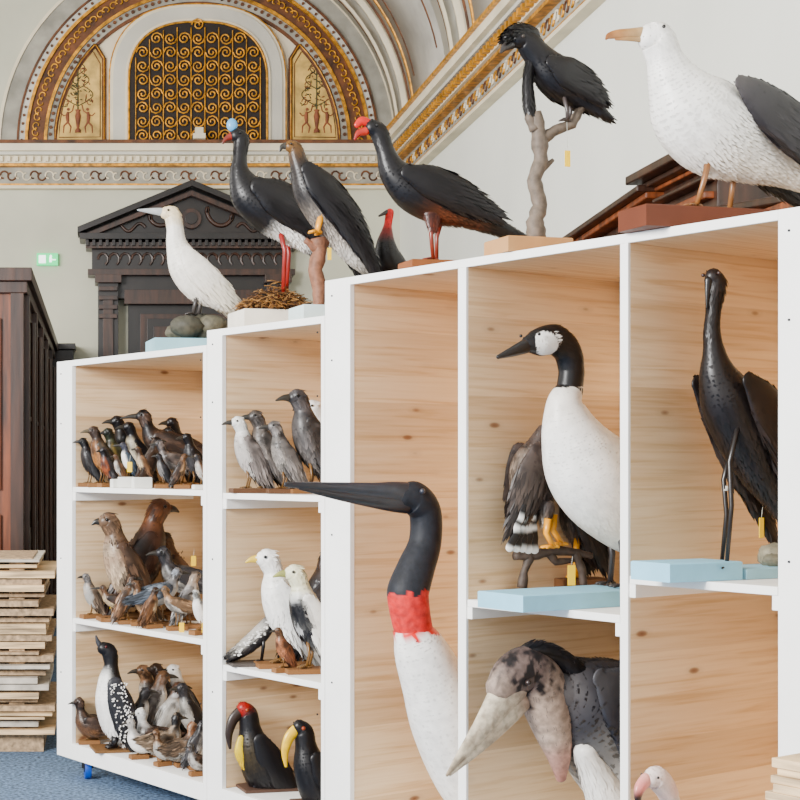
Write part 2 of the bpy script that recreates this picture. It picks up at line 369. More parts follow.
# ---------------------------------------------------------------- shelf units
def X(px): return -s_of(px)
D=.8
def unit(name,pl0,pl1,pr0,pr1,zt,divs,comps,zb=.17):
    m=Mesh(); x0=X(pl0); x1=X(pr1); xl=X(pl1); xr=X(pr0)
    W=1;P=0; zr=zb-.075
    m.box(x0,xl,0,.022,zr,zt,W); m.box(xl-.028,xl-.001,.022,D,zb,zt-.028,P)
    m.box(xr,x1,0,.022,zr,zt,W); m.box(xr+.001,xr+.028,.022,D,zb,zt-.028,P)
    m.box(xl-.028,xr+.028,D-.02,D,zb,zt-.028,P)
    m.box(x0,x1,.012,D,zt-.028,zt,P); m.box(xl,xr,0,.012,zt-.028,zt,W)
    for a,b in divs:
        m.box(X(a),X(b),.012,D-.02,zb,zt-.028,P); m.box(X(a),X(b),0,.012,zb,zt-.028,W)
    for a,b,zs in comps:
        for z in zs:
            m.box(X(a)+.003,X(b)-.003,.012,D-.02,z-.022,z,W); m.box(X(a)+.003,X(b)-.003,.003,.012,z-.024,z,W)
            m.box(X(a),X(a)+.022,.006,D-.1,z-.065,z-.0225,W); m.box(X(b)-.022,X(b),.006,D-.1,z-.065,z-.0225,W)
    m.box(xl,xr,.012,D-.02,zb-.03,zb,W); m.box(xl,xr,0,.012,zr,zb,W)
    m.box(x0,x1,D-.03,D,zr,zb,P)
    for z in(zt-.06,zt-.3,zt-.95,zt-1.5):
        m.cyl((x0+.04,-.001,z),.004,(0,1,0),.004,2,8); m.cyl((x1-.04,-.001,z),.004,(0,1,0),.004,2,8)
    for cxw in(x0+.17,x1-.14):
        for cy in(.07,D-.12):
            m.cyl((cxw,cy,.05),.05,(.5,1,0),.03,3,20); m.cyl((cxw,cy,.05),.02,(.5,1,0),.036,2,12)
            m.box(cxw-.03,cxw+.03,cy-.03,cy+.03,zb-.05,zb-.03,2)
            for q in(-.022,.022): m.box(cxw-.015,cxw+.015,cy+q-.003,cy+q+.003,.05,zb-.05,2)
    return m.make(name,[M_PINE,M_WHITE,M_DARKMETAL,M_BLUEW],bevel=.0015,loc=(A.x,A.y,0),rot=SROT)
unit('storage_shelf',325,350,778,803,2.19,[(458,466),(620,628)],[(466,620,[1.05]),(628,778,[1.17])])
unit('storage_shelf',207,222,321,324.6,2.06,[],[(222,321,[1.385,.68])])
unit('storage_shelf',57,72,203,206.6,2.0,[],[(72,203,[1.395,.77])])
# ---------------------------------------------------------------- stacked boards
m=Mesh()
m.box(-1.5,-.3,7.85,8.6,0,.1,1); z=.1
while z<1.0:
    t=R.choice((.012,.018,.025,.035,.03)); a=R.uniform(-.10,.0); f=R.uniform(-.03,.05)
    m.box(-1.6+a,-.235+a,7.78+f,8.65+f,z,z+t,R.choice((0,0,1,1,2))); z+=t
    r=R.random()
    if r<.4:
        for q in(-1.2,-.8,-.48): m.box(q,q+.08,7.84,8.6,z,z+.014,1)
        z+=.014
    elif r<.8:
        m.box(-1.5,-.36,7.86,8.55,z,z+.006,1); z+=.006
m.make('board_stack',[M_PLY,M_PLY2,M_PLY3],bevel=.001)
m=Mesh(); z=0
while z<.79:
    t=R.choice((.018,.022,.02)); a=R.uniform(0,.03); f=R.uniform(0,.03)
    m.box(.20+a,.8+a,-.47+f,-.12+f,z,z+t); z+=t+.0005
m.make('board_stack',[M_PLY],bevel=.001,loc=(A.x,A.y,0),rot=SROT)
# ---------------------------------------------------------------- birds
def cr(p0,p1,p2,p3,t):
    return .5*((2*p1)+(-p0+p2)*t+(2*p0-5*p1+4*p2-p3)*t*t+(-p0+3*p1-3*p2+p3)*t**3)
K=(23,20,22); KB=(42,33,29); W=(246,243,238); G=(116,112,110); DG=(58,56,58); LG=(178,174,168); BR=(100,75,56); DB=(60,45,36)
YEL=(236,170,40); RED=(205,44,30); TAG=(255,214,10)
class Bird:
    def __init__(s,px0,d0=.2,ang=32.4,flip=1,seed=1,O=None):
        s.v=[];s.f=[];s.m=[];s.sm=[];s.c=[]
        s.O=O if O is not None else ray_d(px0,d0)
        a=math.radians(ang); s.L=Vector((math.cos(a),math.sin(a))); s.B=Vector((-math.sin(a),math.cos(a))); s.flip=flip
        s.r=random.Random(seed); s.zt=None; s.colfn=None
    def c2(s,px,py):
        k=(px-CX)/F; t=(k*s.O.y-s.O.x)/(s.L.x-k*s.L.y); Y=s.O.y+s.L.y*t
        return t,E+(CY-py)/F*Y,Y/F
    def P(s,l,z,b=0): q=s.L*l+s.B*b; return Vector((q.x,q.y,z))
    def _add(s,co,col): s.v.append(co); s.c.append(col); return len(s.v)-1
    def _face(s,ids,m,sm=True): s.f.append(ids); s.m.append(m); s.sm.append(sm)
    def loft(s,ctrl,px=True,off=0,mat=0,fe=None,fl=1.25,n=16,sub=7,lift=.05,cap=True,cf=None):
        cf=cf or s.colfn
        C=[]
        for c in ctrl:
            cd=lin(c[4]); cv=lin(c[5]) if len(c)>5 else cd
            if px:
                l,z,sc=s.c2(c[0],c[1]); C.append((l,z,c[2]*sc,c[3],cd,cv))
            else: C.append((c[0],c[1],c[2],c[3],cd,cv))
        S=[]; m=len(C)
        for i in range(m-1):
            q=[C[max(i-1,0)],C[i],C[i+1],C[min(i+2,m-1)]]
            for j in range(sub if i<m-2 else sub+1):
                t=j/sub
                vals=[cr(q[0][a],q[1][a],q[2][a],q[3][a],t) for a in range(4)]
                vals[2]=max(vals[2],.0004)
                w=t*t*(3-2*t)
                cd=[q[1][4][a]*(1-w)+q[2][4][a]*w for a in range(4)]; cv=[q[1][5][a]*(1-w)+q[2][5][a]*w for a in range(4)]
                S.append(vals+[cd,cv])
        T=[]
        for i in range(len(S)):
            a=S[max(i-1,0)]; b=S[min(i+1,len(S)-1)]
            t=Vector((b[0]-a[0],b[1]-a[1])); t=t.normalized() if t.length>1e-7 else Vector((1,0)); T.append(t)
        if cap:
            pre=[];post=[]
            for a in(80,55,28):
                a=math.radians(a); q=S[0]; pre.append(([q[0]-T[0].x*q[2]*math.sin(a)*.9,q[1]-T[0].y*q[2]*math.sin(a)*.9,q[2]*math.cos(a)]+q[3:],T[0]))
            for a in(28,55,80):
                a=math.radians(a); q=S[-1]; post.append(([q[0]+T[-1].x*q[2]*math.sin(a)*.9,q[1]+T[-1].y*q[2]*math.sin(a)*.9,q[2]*math.cos(a)]+q[3:],T[-1]))
            S=[p[0] for p in pre]+S+[p[0] for p in post]; T=[p[1] for p in pre]+T+[p[1] for p in post]
        rings=[]
        for q,t in zip(S,T):
            nn=Vector((-t.y,t.x))*s.flip; ids=[]
            for k in range(n):
                a=2*math.pi*k/n; ca,sa=math.cos(a),math.sin(a)
                l=q[0]+nn.x*q[2]*ca; z=q[1]+nn.y*q[2]*ca; b=off+q[2]*q[3]*sa
                w=min(1,max(0,(ca+.25)/.3)); col=[q[5][i]*(1-w)+q[4][i]*w for i in range(4)]
                if cf: col=cf(l,z,b,col)
                ids.append(s._add(s.P(l,z,b),col))
            rings.append(ids)
        for i in range(len(rings)-1):
            for k in range(n): s._face([rings[i][k],rings[i][(k+1)%n],rings[i+1][(k+1)%n],rings[i+1][k]],mat)
        s._face(rings[0][::-1],mat); s._face(rings[-1],mat)
        if fe:
            acc=fe
            for i in range(1,len(S)-1):
                a,b=S[i-1],S[i]; acc+=math.hypot(b[0]-a[0],b[1]-a[1])
                if acc<fe*.42: continue
                acc=0; q=S[i]; t=T[i]; nn=Vector((-t.y,t.x))*s.flip
                circ=math.pi*q[2]*(1+q[3]); cnt=int(circ/(fe*.36))
                if q[2]<fe*.25: continue
                cnt=max(4,min(cnt,110)); ph=s.r.random()
                for k in range(cnt):
                    an=2*math.pi*(k+ph+s.r.uniform(-.4,.4))/cnt; ca,sa=math.cos(an),math.sin(an)
                    sh=s.r.uniform(-.3,.3)*fe
                    fl_=q[0]+nn.x*q[2]*ca+t.x*sh; fz_=q[1]+nn.y*q[2]*ca+t.y*sh; fb_=off+q[2]*q[3]*sa
                    p=s.P(fl_,fz_,fb_)
                    Nn=(s.P(nn.x*ca*max(q[3],.3),nn.y*ca*max(q[3],.3),sa)).normalized()
                    Tt=s.P(t.x,t.y,0)
                    Tt=(Tt+s.P(0,0,1)*s.r.uniform(-.14,.14)); Tt=(Tt-Nn*Tt.dot(Nn)).normalized()
                    Wd=Tt.cross(Nn)
                    w=min(1,max(0,(ca+.25)/.3+s.r.uniform(-.25,.25)))
                    base=[(q[5][j]*(1-w)+q[4][j]*w) for j in range(3)]+[1]
                    if cf: base=cf(fl_,fz_,fb_,base)
                    base=base[:3]
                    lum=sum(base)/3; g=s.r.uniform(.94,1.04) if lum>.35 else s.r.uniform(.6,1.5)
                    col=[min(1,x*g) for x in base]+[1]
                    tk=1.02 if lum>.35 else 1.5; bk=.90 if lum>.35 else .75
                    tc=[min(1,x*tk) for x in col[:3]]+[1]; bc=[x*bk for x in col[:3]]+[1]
                    le=fe*fl*s.r.uniform(.85,1.2); wd=fe*.22
                    p=p-Nn*fe*.02
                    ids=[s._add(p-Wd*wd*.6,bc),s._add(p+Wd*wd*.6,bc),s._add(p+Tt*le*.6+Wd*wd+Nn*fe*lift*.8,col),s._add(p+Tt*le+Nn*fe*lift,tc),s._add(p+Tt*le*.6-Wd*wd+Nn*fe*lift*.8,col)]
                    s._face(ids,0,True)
        return C
    def wing(s,ctrl,th=.25,off=None,px=True,fe=None,fl=2.6):
        for sg in(1,-1):
            s.loft([c[:3]+(th,)+tuple(c[4:]) for c in ctrl],px=px,off=sg*off,fe=fe,fl=fl,lift=.09)
    def tube(s,pts,r,col,mat=1,n=7):
        i0=len(s.v); P=[Vector(p) for p in pts]; col=lin(col); K2=len(P)
        for q in range(K2):
            t=(P[min(q+1,K2-1)]-P[max(q-1,0)]).normalized(); u=Vector((0,0,1)) if abs(t.z)<.9 else Vector((1,0,0))
            a=t.cross(u).normalized(); b=t.cross(a); rr=r[q] if isinstance(r,(list,tuple)) else r
            for k in range(n):
                an=2*math.pi*k/n; s._add(P[q]+a*rr*math.cos(an)+b*rr*math.sin(an),col)
        for q in range(K2-1):
            for k in range(n): s._face([i0+q*n+k,i0+q*n+(k+1)%n,i0+(q+1)*n+(k+1)%n,i0+(q+1)*n+k],mat)
        s._face([i0+k for k in range(n)][::-1],mat); s._face([i0+(K2-1)*n+k for k in range(n)],mat)
    def ball(s,p,r,col,mat=1,sq=(1,1,1),rough=0):
        c=lin(col); i0=len(s.v); n=12
        for i in range(9):
            a=math.pi*i/8
            for k in range(n):
                b=2*math.pi*k/n; q=1+(s.r.uniform(-rough,rough) if rough else 0)
                s._add(Vector((p.x+sq[0]*q*r*math.sin(a)*math.cos(b),p.y+sq[1]*q*r*math.sin(a)*math.sin(b),p.z+sq[2]*q*r*math.cos(a))),c)
        for i in range(8):
            for k in range(n): s._face([i0+i*n+k,i0+(i+1)*n+k,i0+(i+1)*n+(k+1)%n,i0+i*n+(k+1)%n],mat)
    def eye(s,px,py,off,r=2.0,col=(12,10,9),rim=None):
        l,z,sc=s.c2(px,py)
        for sg in(-1,1):
            if rim: s.ball(s.P(l,z,sg*off*.96),r*sc*1.3,rim)
            s.ball(s.P(l,z,sg*off),r*sc,col)
    def leg(s,pts,off,r,col,toe=10,zend=None):
        Q=[]; sc=1
        for i,p in enumerate(pts):
            l,z,sc=s.c2(*p)
            if i==len(pts)-1: z=(zend if zend is not None else (s.zt if s.zt is not None else z))+r*sc*.8
            Q.append(s.P(l,z,off))
        k=[r*sc*(1.5 if i==0 else (1.2 if 0<i<len(Q)-1 else 1.0)) for i in range(len(Q))]
        s.tube(Q,k,col)
        s.toes(Q[-1],toe*sc,r*sc*.7,col)
    def toes(s,p,t,r,col):
        f=-s.flip
        for a in(-32,0,32,180):
            a=math.radians(a); dl=math.cos(a)*f*t*(1 if abs(a)<3 else .5); db=math.sin(a)*t
            q=s.P(dl,0,db); s.tube([p,p+q*.5+Vector((0,0,r*.5)),p+q*.95,p+q*1.08-Vector((0,0,r*.3))],[r,r*.95,r*.8,r*.2],col,n=6)
    def base(s,pxa,pxb,pyt,zs,hb,col,off=0,mat=3):
        la,_,sc=s.c2(pxa,pyt); lb,_,_=s.c2(pxb,pyt)
        lm,z,sc=s.c2((pxa+pxb)/2,pyt); z=max(z,zs+.012)
        s.boxl(la,lb,-hb+off,hb+off,zs+.001,z,col,mat); s.zt=z
        return z
    def boxl(s,l0,l1,b0,b1,z0,z1,col,mat=3):
        c=lin(col); e=min(.003,abs(b1-b0)*.2,(z1-z0)*.3)
        ids=[]
        for (z,g) in((z0,0),(z1-e,0),(z1,e)):
            for (l,b) in((l0+g,b0+g),(l1-g,b0+g),(l1-g,b1-g),(l0+g,b1-g)): ids.append(s._add(s.P(l,z,b),c))
        for r0 in(0,4):
            for k in range(4): s._face([ids[r0+k],ids[r0+(k+1)%4],ids[r0+4+(k+1)%4],ids[r0+4+k]],mat,False)
        s._face([ids[3],ids[2],ids[1],ids[0]],mat,False); s._face(ids[8:12],mat,False)
    def tag(s,px,py,off=0,w=5,h=11,col=TAG):
        l,z,sc=s.c2(px,py); hw=w*sc/2; hh=h*sc/2
        s.boxl(l-hw,l+hw,off-.001,off+.001,z-hh,z+hh,col,3)
        s.tube([s.P(l,z+hh,off),s.P(l+.004,z+hh+.03,off)],.0006,(230,230,220),n=4)
    def make(s,name):
        O=Vector((s.O.x,s.O.y,0)); me=bpy.data.meshes.new(name)
        me.from_pydata([tuple(p) for p in s.v],[],s.f)
        for m_ in(M_FE,M_HO,M_MT,M_PT): me.materials.append(m_)
        me.polygons.foreach_set('material_index',s.m); me.polygons.foreach_set('use_smooth',s.sm)
        ca=me.color_attributes.new('Col','FLOAT_COLOR','POINT')
        buf=[]
        for c in s.c: buf+=[c[0],c[1],c[2],1.0]
        ca.data.foreach_set('color',buf)
        o=bpy.data.objects.new(name,me); scene.collection.objects.link(o); o.location=O
        return o
def mott(sc,dark,amt,thr=0.0,seed=0):
    d=lin(dark)
    def f(l,z,b,col):
        v=noise.noise(Vector((l*sc+seed,z*sc,b*sc)))
        w=max(0,min(1,(v-thr)*4))*amt
        return [col[i]*(1-w)+d[i]*w for i in range(3)]+[1]
    return f
ZL,ZM,ZBG=2.0,2.06,2.19
# ---- great black-backed gull
b=Bird(700,.16,14,seed=3); b.base(632,790,211,ZBG,.07,(104,58,38)); GW=(238,235,230)
b.loft([(650,37,14,.85,W),(657,40,17.5,.9,W),(664,58,18,.95,W),(674,82,27,.95,W),(690,108,42,.9,W),(714,130,45,.9,GW),(746,148,34,.85,GW),(782,166,20,.9,GW),(812,182,12,1.2,W),(830,192,7,1.6,W)],fe=.017,lift=.04,fl=1.6)
b.wing([(716,92,8,.2,(80,76,76)),(728,102,16,.2,(60,57,59)),(750,122,24,.2,(42,39,42)),(778,146,23,.2,(32,29,31)),(808,174,14,.2,K),(845,206,5,.2,K)],th=.3,off=.115,fe=.026)
b.loft([(644,33,6.5,.7,(196,172,136)),(632,33,5,.6,(186,150,106)),(618,34,4.6,.5,(180,130,82)),(609,36,3.2,.4,(160,108,66)),(606,39,1.2,.4,(160,108,66))],mat=1)
b.loft([(643,39,3.6,.7,(190,162,124)),(628,38.5,2.6,.6,(180,142,96)),(616,39,1.6,.5,(176,124,78))],mat=1)
b.eye(654,31,.048,1.9)
b.leg([(700,160),(697,178),(688,203)],-.04,2.4,(140,98,62),14); b.leg([(742,160),(742,180),(738,206)],.04,2.4,(140,98,62),14)
b.make('great_black_backed_gull')
# ---- umbrellabird on branch
b=Bird(540,.16,14,seed=4); z=b.base(496,560,240,ZBG,.08,(190,148,106))
b.loft([(518,38,10,.9,K),(526,41,12,.9,K),(538,56,14,.95,K),(554,74,20,.95,K),(572,86,18,.95,K),(588,100,10,.9,K),(600,112,5,1.4,K),(608,118,3,1.6,K)],fe=.017,lift=.12)
b.wing([(543,66,7,.2,K),(558,76,16,.2,K),(576,88,12,.2,K),(590,100,4,.2,K)],th=.3,off=.055,fe=.020)
b.loft([(532,36,9,.9,K),(518,33,9,.9,K),(508,38,6,.8,K)],fe=.016,lift=.3)
b.loft([(512,44,5,.7,(50,46,46)),(505,47,4,.6,(60,54,52)),(501,52,1.6,.5,(60,54,52))],mat=1)
b.loft([(531,60,5,.9,K),(528,80,5,.9,K),(529,104,6,.9,K),(532,120,3,.9,K)],fe=.016,lift=.2)
b.eye(518,39,.035,1.4,rim=(70,62,56))
def br(pts,rs,off=0,col=(120,108,97)):
    Q=[]; RR=[]
    for i in range(len(pts)-1):
        for j in range(4):
            t=j/4; px=pts[i][0]*(1-t)+pts[i+1][0]*t; py=pts[i][1]*(1-t)+pts[i+1][1]*t
            l,zz,sc=b.c2(px,py); Q.append(b.P(l,zz,off)); RR.append((rs[i]*(1-t)+rs[i+1]*t)*sc*b.r.uniform(.86,1.14))
    l,zz,sc=b.c2(*pts[-1]); Q.append(b.P(l,zz,off)); RR.append(rs[-1]*sc)
    b.tube(Q,RR,col,mat=2,n=10)
br([(537,240),(535,222),(540,205),(534,180),(541,160),(539,135),(535,112)],[10,8,7,8,7,8,6]); br([(540,140),(556,130),(572,124),(580,110),(586,104)],[6,6,5,4,3]); br([(535,130),(529,118),(531,104)],[5,4,3]); br([(541,170),(553,160)],[4,2])
b.leg([(560,94),(564,112),(564,124)],-.02,1.6,(80,72,70),8,zend=b.c2(566,123)[1]); b.leg([(572,94),(574,110),(573,120)],.02,1.6,(80,72,70),8,zend=b.c2(575,119)[1])
l,zz,sc=b.c2(561,150); b.tube([b.P(l,zz,-.04),b.P(b.c2(562,124)[0],b.c2(562,124)[1],-.03)],.0008,(210,210,200),n=4)
b.tag(561,161,-.04,6,16); b.make('umbrellabird')
# ---- helmeted curassow
b=Bird(430,.25,10,seed=5); b.base(405,465,262,ZBG,.07,(140,92,60))
b.loft([(372,127,8,.85,K),(379,133,9,.85,K),(385,150,9,.9,K),(394,172,15,.9,K),(414,188,24,.85,K),(442,200,25,.85,K,(84,46,31)),(468,212,16,.85,K,(70,42,31)),(495,226,9,1.1,K),(522,239,5,1.5,K)],fe=.018,lift=.09)
b.wing([(400,176,8,.2,K),(424,186,17,.2,K),(452,200,15,.2,K),(482,216,6,.2,K)],th=.3,off=.075,fe=.026)
b.loft([(366,131,4.5,.8,(190,60,44)),(359,133,3.5,.7,(170,50,40)),(355,139,1.4,.6,(150,40,36))],mat=1)
b.loft([(369,123,4,.7,RED),(362,121,4.5,.7,RED),(357,125,3.2,.6,RED)],mat=1)
b.eye(374,127,.029,1.3)
b.loft([(430,212,11,.6,(70,38,28)),(430,226,6,.6,(90,44,32))],fe=.014,off=-.03)
b.leg([(430,218),(428,236),(430,262)],-.03,1.9,(130,56,42),11); b.leg([(446,214),(440,236),(440,262)],.03,1.9,(130,56,42),11)
b.make('helmeted_curassow')
b=Bird(392,.55,20,seed=6); b.base(370,405,275,ZBG,.06,(150,110,80))
b.loft([(390,212,4,.9,RED),(388,224,4,.9,RED),(387,232,6,.9,(120,30,26)),(386,244,10,.9,K),(388,258,14,.9,K),(396,270,13,.9,K)],fe=.016); b.loft([(387,212,2.4,.8,(60,50,50)),(379,216,1,.8,(60,50,50))],mat=1)
b.make('red_headed_ground_bird')
# ---- blue knobbed curassow
b=Bird(270,.38,12,seed=8); b.base(236,312,312,ZM,.12,(240,236,226)); zz=b.zt
b.loft([(236,135,7,.85,K),(241,140,8,.85,K),(240,156,7,.9,K),(240,174,11,.9,K),(250,194,21,.85,K),(270,208,26,.85,K,K),(290,224,20,.85,K,W),(302,238,12,.9,K,W),(312,250,5,1,K)],fe=.017,lift=.09)
b.wing([(253,190,10,.2,K),(272,202,19,.2,K),(294,218,14,.2,K),(312,236,5,.2,K)],th=.3,off=.085,fe=.026)
b.ball(b.P(b.c2(232,125)[0],b.c2(232,125)[1],0),.024,(110,176,220),sq=(1,.7,1.2)); b.loft([(232,136,4,.8,(150,50,40)),(226,139,2.4,.7,(120,50,40)),(223,143,1.2,.6,(100,50,40))],mat=1)
b.eye(238,134,.028,1.3)
b.leg([(276,228),(282,252),(280,300)],-.04,2.0,(150,46,42),12,zend=zz+.05); b.leg([(288,230),(292,252),(289,300)],.04,2.0,(150,46,42),12,zend=zz+.05)
c0=b.P(b.c2(275,305)[0],zz+.005,0)
for i in range(1100):
    a=b.r.uniform(0,6.28); rr=.16*math.sqrt(b.r.random()); h=b.r.uniform(0,.14)*(1-rr/.19)
    p=c0+Vector((math.cos(a)*rr,math.sin(a)*rr*.8,h)); q=Vector((b.r.uniform(-1,1),b.r.uniform(-1,1),b.r.uniform(-.3,.5)))*.03
    b.tube([p-q,p+Vector((0,0,.006)),p+q],.0018,b.r.choice(((150,110,66),(112,78,48),(176,136,88),(84,58,38))),mat=2,n=3)
b.make('blue_knobbed_curassow')
# ---- crested eagle on stump
b=Bird(325,.2,12,seed=9); b.base(296,345,307,ZM,.09,(214,230,232))
b.loft([(290,146,6,.85,(120,88,50)),(295,150,8,.85,(94,70,44)),(300,166,10,.9,(44,36,32)),(310,188,18,.85,K,(50,46,44)),(324,210,19,.85,K,(120,112,104)),(338,232,15,.85,K,(150,142,134)),(350,252,10,.9,K,(200,196,190)),(364,268,5,1.4,K,(110,106,100))],fe=.017,lift=.09)
b.wing([(302,172,8,.2,K),(316,190,16,.2,K),(336,215,15,.2,K),(354,244,9,.2,K),(368,272,4,.2,K)],th=.3,off=.07,fe=.028)
b.loft([(286,146,3.6,.7,(80,76,70)),(282,147,2.6,.6,(60,56,50)),(280,151,1,.6,(50,46,40))],mat=1)
b.eye(289,145,.026,1.3,col=(40,22,10))
br([(318,310),(320,290),(315,270),(320,250),(318,238)],[6,7,7,8,8],col=(146,106,86)); br([(318,250),(305,240)],[5,3],col=(146,104,84)); br([(320,248),(330,238)],[5,3],col=(146,104,84))
b.leg([(318,216),(315,228),(314,238)],-.04,2.6,YEL,9,zend=b.c2(318,236)[1]); b.leg([(328,218),(324,230),(324,238)],.0,2.6,YEL,9,zend=b.c2(320,236)[1])
b.tag(324,256,-.06,4,12); b.make('crested_eagle')
# ---- gannet
b=Bird(190,.3,8,seed=10); b.base(150,212,340,ZL,.12,(160,200,214)); zz=b.zt
WG=(244,239,230)
b.loft([(166,213,6.5,.85,(238,222,190)),(172,215,8.5,.85,(238,222,190)),(175,228,8.5,.9,WG),(177,245,11,.9,WG),(186,266,18,.9,WG),(200,284,18,.9,WG),(215,297,11,.9,WG),(238,313,3.5,1.4,(210,204,190))],fe=.018,lift=.04,fl=1.5)
b.wing([(183,254,7,.2,WG),(195,271,13,.2,WG),(214,290,10,.2,(226,220,206)),(236,312,3,.2,(90,80,70))],th=.3,off=.07,fe=.026)
b.loft([(162,212,4.2,.8,(186,190,190)),(152,211,3,.7,(186,190,190)),(138,210,.9,.5,(170,176,180))],mat=1)
b.eye(167,211,.031,1.2)
lr,zr,_=b.c2(192,325)
for i in range(9): b.ball(b.P(lr+b.r.uniform(-.10,.10),zz+b.r.uniform(.03,.08),b.r.uniform(-.05,.05)),b.r.uniform(.045,.07),b.r.choice(((108,104,90),(84,82,72),(128,122,106))),mat=2,sq=(1.2,1,.75),rough=.12)
b.leg([(196,296),(194,304),(192,312)],-.03,1.9,(70,66,64),8,zend=zz+.11); b.leg([(204,296),(202,304),(200,312)],.03,1.9,(70,66,64),8,zend=zz+.11)
b.make('northern_gannet')
# ---- jabiru stork
b=Bird(430,.05,32.4,seed=11); SK=(38,40,47); SR=(210,38,40); cK=lin(SK); cR=lin(SR); cR2=lin((228,86,84))
_,zj,_=b.c2(408,592)
def jab(l,z,bb,col):
    v=noise.noise(Vector((l*26,z*26,bb*26)))*.030+noise.noise(Vector((l*80,z*80,bb*80)))*.008
    if z+v>zj: return list(cK)
    g=.5+.5*noise.noise(Vector((l*50,z*70,bb*50))); return [cR[i]*g+cR2[i]*(1-g)*.8 for i in range(3)]+[1]
b.loft([(404,497,12,.75,SK),(414,498,17,.8,SK),(425,512,16.5,.92,SK),(425,542,16.5,.95,SK),(416,568,19,.95,SK),(409,588,21,.95,SK),(408,597,21,.95,SR,SR),(411,618,20,.95,SR),(416,640,19,.95,SR)],mat=2,n=44,sub=14,cf=jab)
_,zj2,_=b.c2(412,636); cW=lin(W)
def jab2(l,z,bb,col):
    v=noise.noise(Vector((l*30,z*30,bb*30)))*.035
    return list(cR) if z+v>zj2+.004 else list(col)
b.loft([(413,634,20.5,.95,W),(420,650,27,.95,W),(433,680,33,.95,W),(452,722,42,.95,W),(482,770,50,.85,W),(515,800,46,.8,W)],fe=.026,lift=.07,fl=1.9,n=30,sub=10,cf=jab2)
b.loft([(408,495,13,.62,(50,54,62)),(394,492,10.5,.6,(54,58,66)),(374,490.5,8,.55,(56,60,70)),(345,488,5.8,.5,(56,60,70)),(312,486,4,.5,(50,54,62)),(286,484.5,2.4,.5,(44,46,54))],mat=1)
b.loft([(406,503,11,.58,(36,38,46)),(390,503,8.5,.55,(38,40,48)),(366,500,6.5,.5,(40,42,50)),(335,495,4.5,.45,(40,42,50)),(300,488,2,.45,(40,42,50))],mat=1)
b.eye(413,491,.047,2.2,rim=(64,66,74))
b.leg([(490,800),(486,860),(482,960)],-.05,4,(50,46,46),24,zend=.17); b.leg([(510,800),(506,860),(502,960)],.05,4,(50,46,46),24,zend=.17)
b.make('jabiru_stork')
# ---- marabou stork
b=Bird(560,.12,26,seed=12); MP=(180,160,146); lh,zh,sh_=b.c2(520,676); cD=lin((40,34,34)); cG=lin((112,98,92))
def mar(l,z,bb,col):
    v=noise.noise(Vector((l*30,z*30,bb*30+5)))+.5*noise.noise(Vector((l*75,z*75,bb*75)))
    d=math.hypot(l-lh,z-zh)/.085
    w=max(0,min(1,(1.25-d)*1.2+v*1.6)) if d<2.2 else max(0,min(1,(v-.35)*2))*.5
    base=[col[i]*(.9+.12*v) for i in range(3)]
    return [base[i]*(1-w)+(cD[i] if v>-.05 else cG[i])*w for i in range(3)]+[1]
b.loft([(500,688,16,.8,(166,148,136)),(511,676,21,.85,(124,108,102)),(526,670,24,.85,(124,106,100)),(539,682,26,.85,MP),(547,706,25,.85,(196,174,158)),(554,732,20,.85,(208,186,170)),(559,756,13,.8,(200,162,148)),(561,777,6,.8,(184,138,126))],mat=2,n=48,sub=14,cf=mar)
b.loft([(520,655,5,1.3,K),(534,650,8,1.6,K),(550,655,10,1.6,K),(566,668,12,1.6,K)],fe=.028,lift=.3)
for i in range(60):
    l,zq,sc=b.c2(b.r.uniform(505,560),b.r.uniform(655,740)); p=b.P(l,zq,-.088)
    b.tube([p,p+b.P(.004,.0+b.r.uniform(-.006,.006),0)+Vector((0,0,-.012))],.0007,(60,50,46),n=3)
b.loft([(556,692,24,1,(90,86,86)),(572,696,40,1,(60,58,61)),(600,714,60,.9,(50,49,53),(110,108,106)),(640,748,72,.85,(42,42,46),W),(690,790,58,.8,(40,40,44),W),(730,830,30,.8,K)],fe=.030,lift=.14,fl=1.7)
b.wing([(566,672,10,.2,(80,79,82)),(590,692,36,.2,(46,46,52)),(630,725,56,.2,(38,38,43)),(690,780,38,.2,K),(730,830,15,.2,K)],th=.25,off=.15,fe=.05)
b.loft([(572,748,12,1,(230,226,220)),(584,772,17,1,W),(596,797,22,1,W)],fe=.030,lift=.3,fl=1.8,off=-.06)
BI=(214,202,182)
b.loft([(511,684,21,.62,(180,162,146)),(498,704,16,.6,BI),(481,729,11,.55,BI),(463,753,6.5,.5,BI),(447,775,1.8,.5,(180,164,144))],mat=2,n=24,cf=mott(40,(140,122,106),.5,.15))
b.loft([(522,700,12,.6,(176,154,138)),(508,715,11.5,.58,BI),(490,736,8,.55,(200,186,166)),(468,758,4.5,.5,BI),(450,775,1.4,.5,BI)],mat=2,n=24,cf=mott(40,(140,122,106),.5,.15))
b.eye(514,680,.068,2.4,col=(20,12,10),rim=(60,48,44))
b.leg([(620,790),(612,860),(608,1000)],-.06,5,(70,66,64),26,zend=.17); b.leg([(650,790),(642,860),(640,1000)],.06,5,(70,66,64),26,zend=.17)
b.make('marabou_stork')
